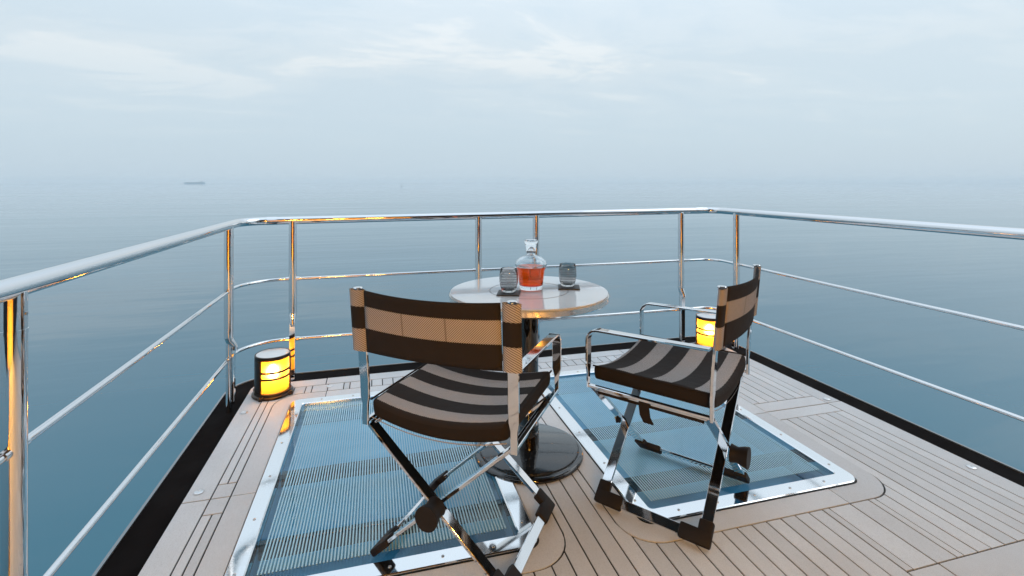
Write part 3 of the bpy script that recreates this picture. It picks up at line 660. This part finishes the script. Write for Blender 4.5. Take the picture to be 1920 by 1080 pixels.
# ------------------------------------------------------------------ chairs
def grid_mesh(nx, ny, fn, uvfn=None):
    bm = B(); vs = [[bm.verts.new(fn(i/nx, j/ny)) for j in range(ny+1)] for i in range(nx+1)]
    uvl = bm.loops.layers.uv.new('UVMap')
    for i in range(nx):
        for j in range(ny):
            f = bm.faces.new((vs[i][j], vs[i+1][j], vs[i+1][j+1], vs[i][j+1]))
            if uvfn:
                for lp_, (a_, b_) in zip(f.loops, ((i,j),(i+1,j),(i+1,j+1),(i,j+1))): lp_[uvl].uv = uvfn(a_/nx, b_/ny)
    return bm
def subsurf(o, lv=2):
    md = o.modifiers.new('sub', 'SUBSURF'); md.levels = lv; md.render_levels = lv
PXS, PB, PF = 0.262, -0.228, 0.236        # post half spacing, back and front post positions
def make_chair(loc, ang, label):
    T = thing('director_chair', label, 'chair', (loc[0], loc[1], 0), ang - math.pi/2, 'folding director chairs at the table')
    zf = 0.0185                            # bar centre height at the floor
    ZT = 0.455
    FYc, BYc = 0.192, -0.192
    zfloor = [ZP+0.001]
    for sgn in (-1, 1):                    # the two crossing U frames
        foot = Vector((sgn*0.232, 0, 0.030)); top = Vector((-sgn*0.248, 0, ZT)); dv = (top-foot).normalized()
        off = 0.020 if sgn < 0 else -0.020
        for yy, nm in ((FYc+0.012, 'leg'), (BYc-0.012, 'leg')):
            y2 = yy + (off*0.62 if yy > 0 else -off*0.62)
            y2 = yy + (0.020 if sgn > 0 else -0.020)*(1 if yy > 0 else -1)*0.55
            lg = obj(nm, bevel(bar(B(), foot + Vector((0, y2, 0)) + dv*0.012, top + Vector((0, y2, 0)), (0,1,0), 0.038, 0.011), 0.0016, 1), M['chrome'], T)
            # leather elbow round the foot: one arm up the leg, one along the floor bar
            s_ = 1 if yy > 0 else -1
            e = B(); bar(e, foot + Vector((0, y2, 0)) - dv*0.022, foot + Vector((0, y2, 0)) + dv*0.058, (0,1,0), 0.050, 0.024)
            bar(e, foot + Vector((0, y2+s_*0.0245, 0)), foot + Vector((0, y2-s_*0.085, 0)), dv, 0.0495, 0.0245)
            eo = obj('foot_elbow', bevel(e, 0.006, 2), M['rubber'], lg, True)
        obj('floor_bar', bevel(bar(B(), foot + Vector((0, BYc+0.03, 0)), foot + Vector((0, FYc-0.03, 0)), dv, 0.034, 0.010), 0.0014, 1), M['chrome'], T)
        obj('seat_rail', bevel(bar(B(), (sgn*PXS, PB+0.004, ZT+0.008), (sgn*PXS, PF-0.004, ZT+0.008), (0,0,1), 0.012, 0.016), 0.002, 1), M['chrome'], T)
        obj('hinge_strip', bevel(bar(B(), (sgn*0.247, -0.21, ZT-0.004), (sgn*0.247, 0.21, ZT-0.004), (1,0,0), 0.022, 0.010), 0.002, 1), M['chrome'], T)
        # back post and arm: flat straps
        pts = [(sgn*PXS, PB, ZT-0.002), (sgn*PXS, PB, 0.520), (sgn*PXS, PB-0.002, 0.545), (sgn*PXS, PB-0.004, 0.60), (sgn*(PXS+0.002), PB-0.012, 0.70), (sgn*(PXS+0.006), PB-0.030, 0.904)]
        bp = obj('back_post', sweep(B(), pts, (1,0,0), [0.022, 0.022, 0.032, 0.034, 0.034, 0.030], 0.010), M['chrome'], T, True)
        obj('post_cap', lathe(B(), [(0.0, -0.004), (0.0145, -0.004), (0.0150, 0.0), (0.0135, 0.002), (0, 0.0025)], 20, (sgn*(PXS+0.006), PB-0.033, 0.909)), M['chrome'], bp, True)
        arm = fillet([(0, PB+0.006, 0.693), (0, PF, 0.683), (0, PF, 0.57)], 0.045, 8)
        arm = [(sgn*PXS, p.y, p.z) for p in arm] + [(sgn*PXS, PF, 0.545), (sgn*PXS, PF, 0.515), (sgn*PXS, PF, ZT+0.002)]
        obj('armrest', sweep(B(), arm, (1,0,0), [0.034]*(len(arm)-2) + [0.018, 0.016], 0.0085), M['chrome'], T, True)
        # fabric sleeve round the top of the post
        sl = grid_mesh(12, 10, lambda a_, b_: (sgn*(PXS+0.003+0.003*b_) + 0.030*math.cos(2*math.pi*a_), PB-0.020-0.017*b_ + 0.0125*math.sin(2*math.pi*a_), 0.703+0.202*b_),
                       lambda a_, b_: (a_*0.085, 0.202*(1-b_)))
        obj('back_sleeve', sl, M['sleeve_fab'], T, 'all')
    # hubs where the frames cross
    for yy, ln, rd in ((BYc-0.012, -0.062, 0.0385), (FYc+0.012, 0.012, 0.020)):
        hz = 0.030 + (ZT-0.030)*0.232/0.480
        hb = obj('hub', lathe(B(), [(0, 0), (rd, 0), (rd*0.93, 0.016 if rd > 0.03 else 0.004), (rd*0.72, abs(ln)*0.62), (rd*0.86, abs(ln)), (0, abs(ln))], 32), M['rubber'], T, True)
        hb.location = (0, yy + (-0.083 if ln < 0 else 0.032), hz); hb.rotation_euler = (R_(-90), 0, 0) if ln < 0 else (R_(90), 0, 0)
        if ln > 0: obj('pin', tube(B(), [(0, 0, 0.0), (0, 0, -0.010)], 0.008, 14), M['brass'], hb, True)
    # seat cushion: sling that sags between the side rails
    sw, y0, y1 = 0.247, -0.232, 0.232
    def sag(x): return 0.036*(1-(x/sw)**2)
    NXs, NYs = 16, 14
    bm = B(); uvl = bm.loops.layers.uv.new('UVMap')
    def ease(k, n):                       # denser rows near the edges keep the rounded rim tight
        s_ = k/n*2-1; return math.copysign(1-(1-abs(s_))**1.35, s_)
    top_, bot_ = [], []
    for i in range(NXs+1):
        X = sw*ease(i, NXs); ct, cb = [], []
        for j in range(NYs+1):
            q = ease(j, NYs); Y = (y0+y1)/2 + (y1-y0)/2*q
            zt = 0.543 - sag(X) - (0.010 if abs(q) > 0.999 or abs(X) > sw*0.999 else 0) + 0.002*math.sin(Y*31+X*9)
            inset = 0.0
            cxy = (X*(1-0.012*(abs(q) > 0.999)), Y)
            if abs(q) > 0.999 and abs(X) > 0.999*sw: cxy = (X*0.955, (y0+y1)/2 + (Y-(y0+y1)/2)*0.955)
            ct.append(bm.verts.new((cxy[0], cxy[1], zt))); cb.append(bm.verts.new((cxy[0]*0.99, cxy[1]*0.99, 0.486 - sag(X)*1.05 )))
        top_.append(ct); bot_.append(cb)
    def face(vs, mi):
        f = bm.faces.new(vs); f.material_index = mi
        for l_ in f.loops: l_[uvl].uv = (l_.vert.co.x + 0.3, l_.vert.co.y - y0)
    for i in range(NXs):
        for j in range(NYs):
            face((top_[i][j], top_[i+1][j], top_[i+1][j+1], top_[i][j+1]), 1 if i in (0, NXs-1) else 0); face((bot_[i][j], bot_[i][j+1], bot_[i+1][j+1], bot_[i+1][j]), 1)
    for i in range(NXs):
        for j in (0, NYs): face((top_[i][j], bot_[i][j], bot_[i+1][j], top_[i+1][j]), 1)
    for j in range(NYs):
        for i in (0, NXs): face((top_[i][j], top_[i][j+1], bot_[i][j+1], bot_[i][j]), 1)
    st = obj('seat_cushion', bm, [M['seat_fab'], M['black_fab']], T, 'all'); subsurf(st, 2)
    # piping round the rim and a woven hem under the back edge
    rim = [top_p for top_p in []]
    pp = [(sw*math.copysign(1, 1)*0.985, y0*0.97+(y1-y0)*0.97*k/10, 0.536) for k in range(11)]
    for s_ in (-1, 1):
        obj('piping', tube(B(), [(s_*p[0], p[1], p[2]) for p in pp], 0.0032, 8), M['black_fab'], st, True)
    hm = grid_mesh(20, 2, lambda a_, b_: ((a_*2-1)*sw*0.97, y0+0.004-0.001*b_, 0.481+0.004*b_ - sag((a_*2-1)*sw*0.97)*1.05), lambda a_, b_: (a_*0.5, 0.01+0.02*b_))
    obj('hem', hm, M['hem_fab'], st, 'all')
    for s_ in (-1, 1):
        sb = B(); bar(sb, (s_*0.252, -0.20, 0.446), (s_*0.252, 0.20, 0.446), (0,0,1), 0.022, 0.004); obj('sling_hem', sb, M['black_fab'], st)
    sp_ = [(-0.262, 0.010, 0.470), (-0.266, 0.008, 0.440), (-0.270, 0.002, 0.410), (-0.266, -0.010, 0.385)]
    obj('strap', sweep(B(), sp_, (0,1,0), 0.040, 0.004), M['black_fab'], T)
    # backrest panel, bowed towards the back
    bw = 0.236
    def back(a_, b_):
        X = (a_*2-1)*bw; bow = 0.034*(1-(X/bw)**2)
        return (X, PB-0.020-0.017*b_-0.006 - bow*(0.65+0.35*b_), 0.703+0.202*b_ - 0.006*(1-(X/bw)**2)*b_ )
    bk = obj('backrest', grid_mesh(28, 12, back, lambda a_, b_: (a_*2*bw, 0.202*(1-b_))), M['back_fab'], T, 'all')
    so = bk.modifiers.new('thick', 'SOLIDIFY'); so.thickness = 0.005; so.offset = 0
    return T
make_chair((0.3135, 1.75), R_(54), 'striped folding director chair with its back to the viewer')
make_chair((1.150, 1.77), R_(127.6), 'striped folding director chair seen from its side, right of the table')

# ------------------------------------------------------------------ the yacht's cabin behind the viewpoint: dark bulkhead, open lit doorway, overhang
M['cabin_wall'] = mat('cabin_wall', (0.020, 0.016, 0.014), 0.35); M['wood'] = mat('wood', (0.62, 0.44, 0.18), 0.5); M['ceil'] = mat('ceil', (0.035, 0.030, 0.027), 0.5)
CY = -1.60; dx0, dx1, dzt = -1.60, 0.75, 2.05
bm = B(); box(bm, -4.5, dx0, CY-0.12, CY, -0.03, 2.45); box(bm, dx1, 6.2, CY-0.12, CY, -0.03, 2.45); box(bm, dx0, dx1, CY-0.12, CY, dzt, 2.45)
cab = obj('cabin', bm, M['cabin_wall'], kind='structure')
bm = B(); box(bm, dx0-1.2, dx1+1.2, CY-2.6, CY-2.5, 0.0, 2.2); box(bm, dx0-1.2, dx0-1.1, CY-2.5, CY-0.13, 0.0, 2.2); box(bm, dx1+1.1, dx1+1.2, CY-2.5, CY-0.13, 0.0, 2.2)
obj('saloon_wall', bm, M['wood'], cab)
obj('saloon_floor', box(B(), dx0-1.2, dx1+1.2, CY-2.6, CY-0.13, 0.012, 0.02), M['wood'], cab)
obj('saloon_ceiling', box(B(), dx0-1.2, dx1+1.2, CY-2.6, CY-0.13, 2.2, 2.25), M['ceil'], cab)
obj('overhang', box(B(), -1.0, 2.85, CY-2.6, 1.80, 2.46, 2.60), M['ceil'], cab)
for lx_ in (-1.0, -0.35, 0.30):
    for ly_ in (CY-0.7, CY-1.7):
        obj('ceiling_lamp', lathe(B(), [(0, 2.185), (0.15, 2.185), (0.16, 2.199), (0, 2.199)], 24, (lx_, ly_, 0)), M['cabin_lamp'], cab, True)
for lx_, ly_ in ((-0.3, -0.7), (0.8, -0.7), (0.25, 0.5)):
    obj('downlight', lathe(B(), [(0, 2.452), (0.07, 2.452), (0.08, 2.4595), (0, 2.4595)], 24, (lx_, ly_, 0)), M['downlight'], cab, True)
    obj('beam_skirt', lathe(B(), [(0.085, 2.4597), (0.085, 2.28), (0.092, 2.28), (0.092, 2.4597)], 24, (lx_, ly_, 0)), M['ceil'], cab, True)  # unseen skirt added round each downlight to keep its warm beam narrow
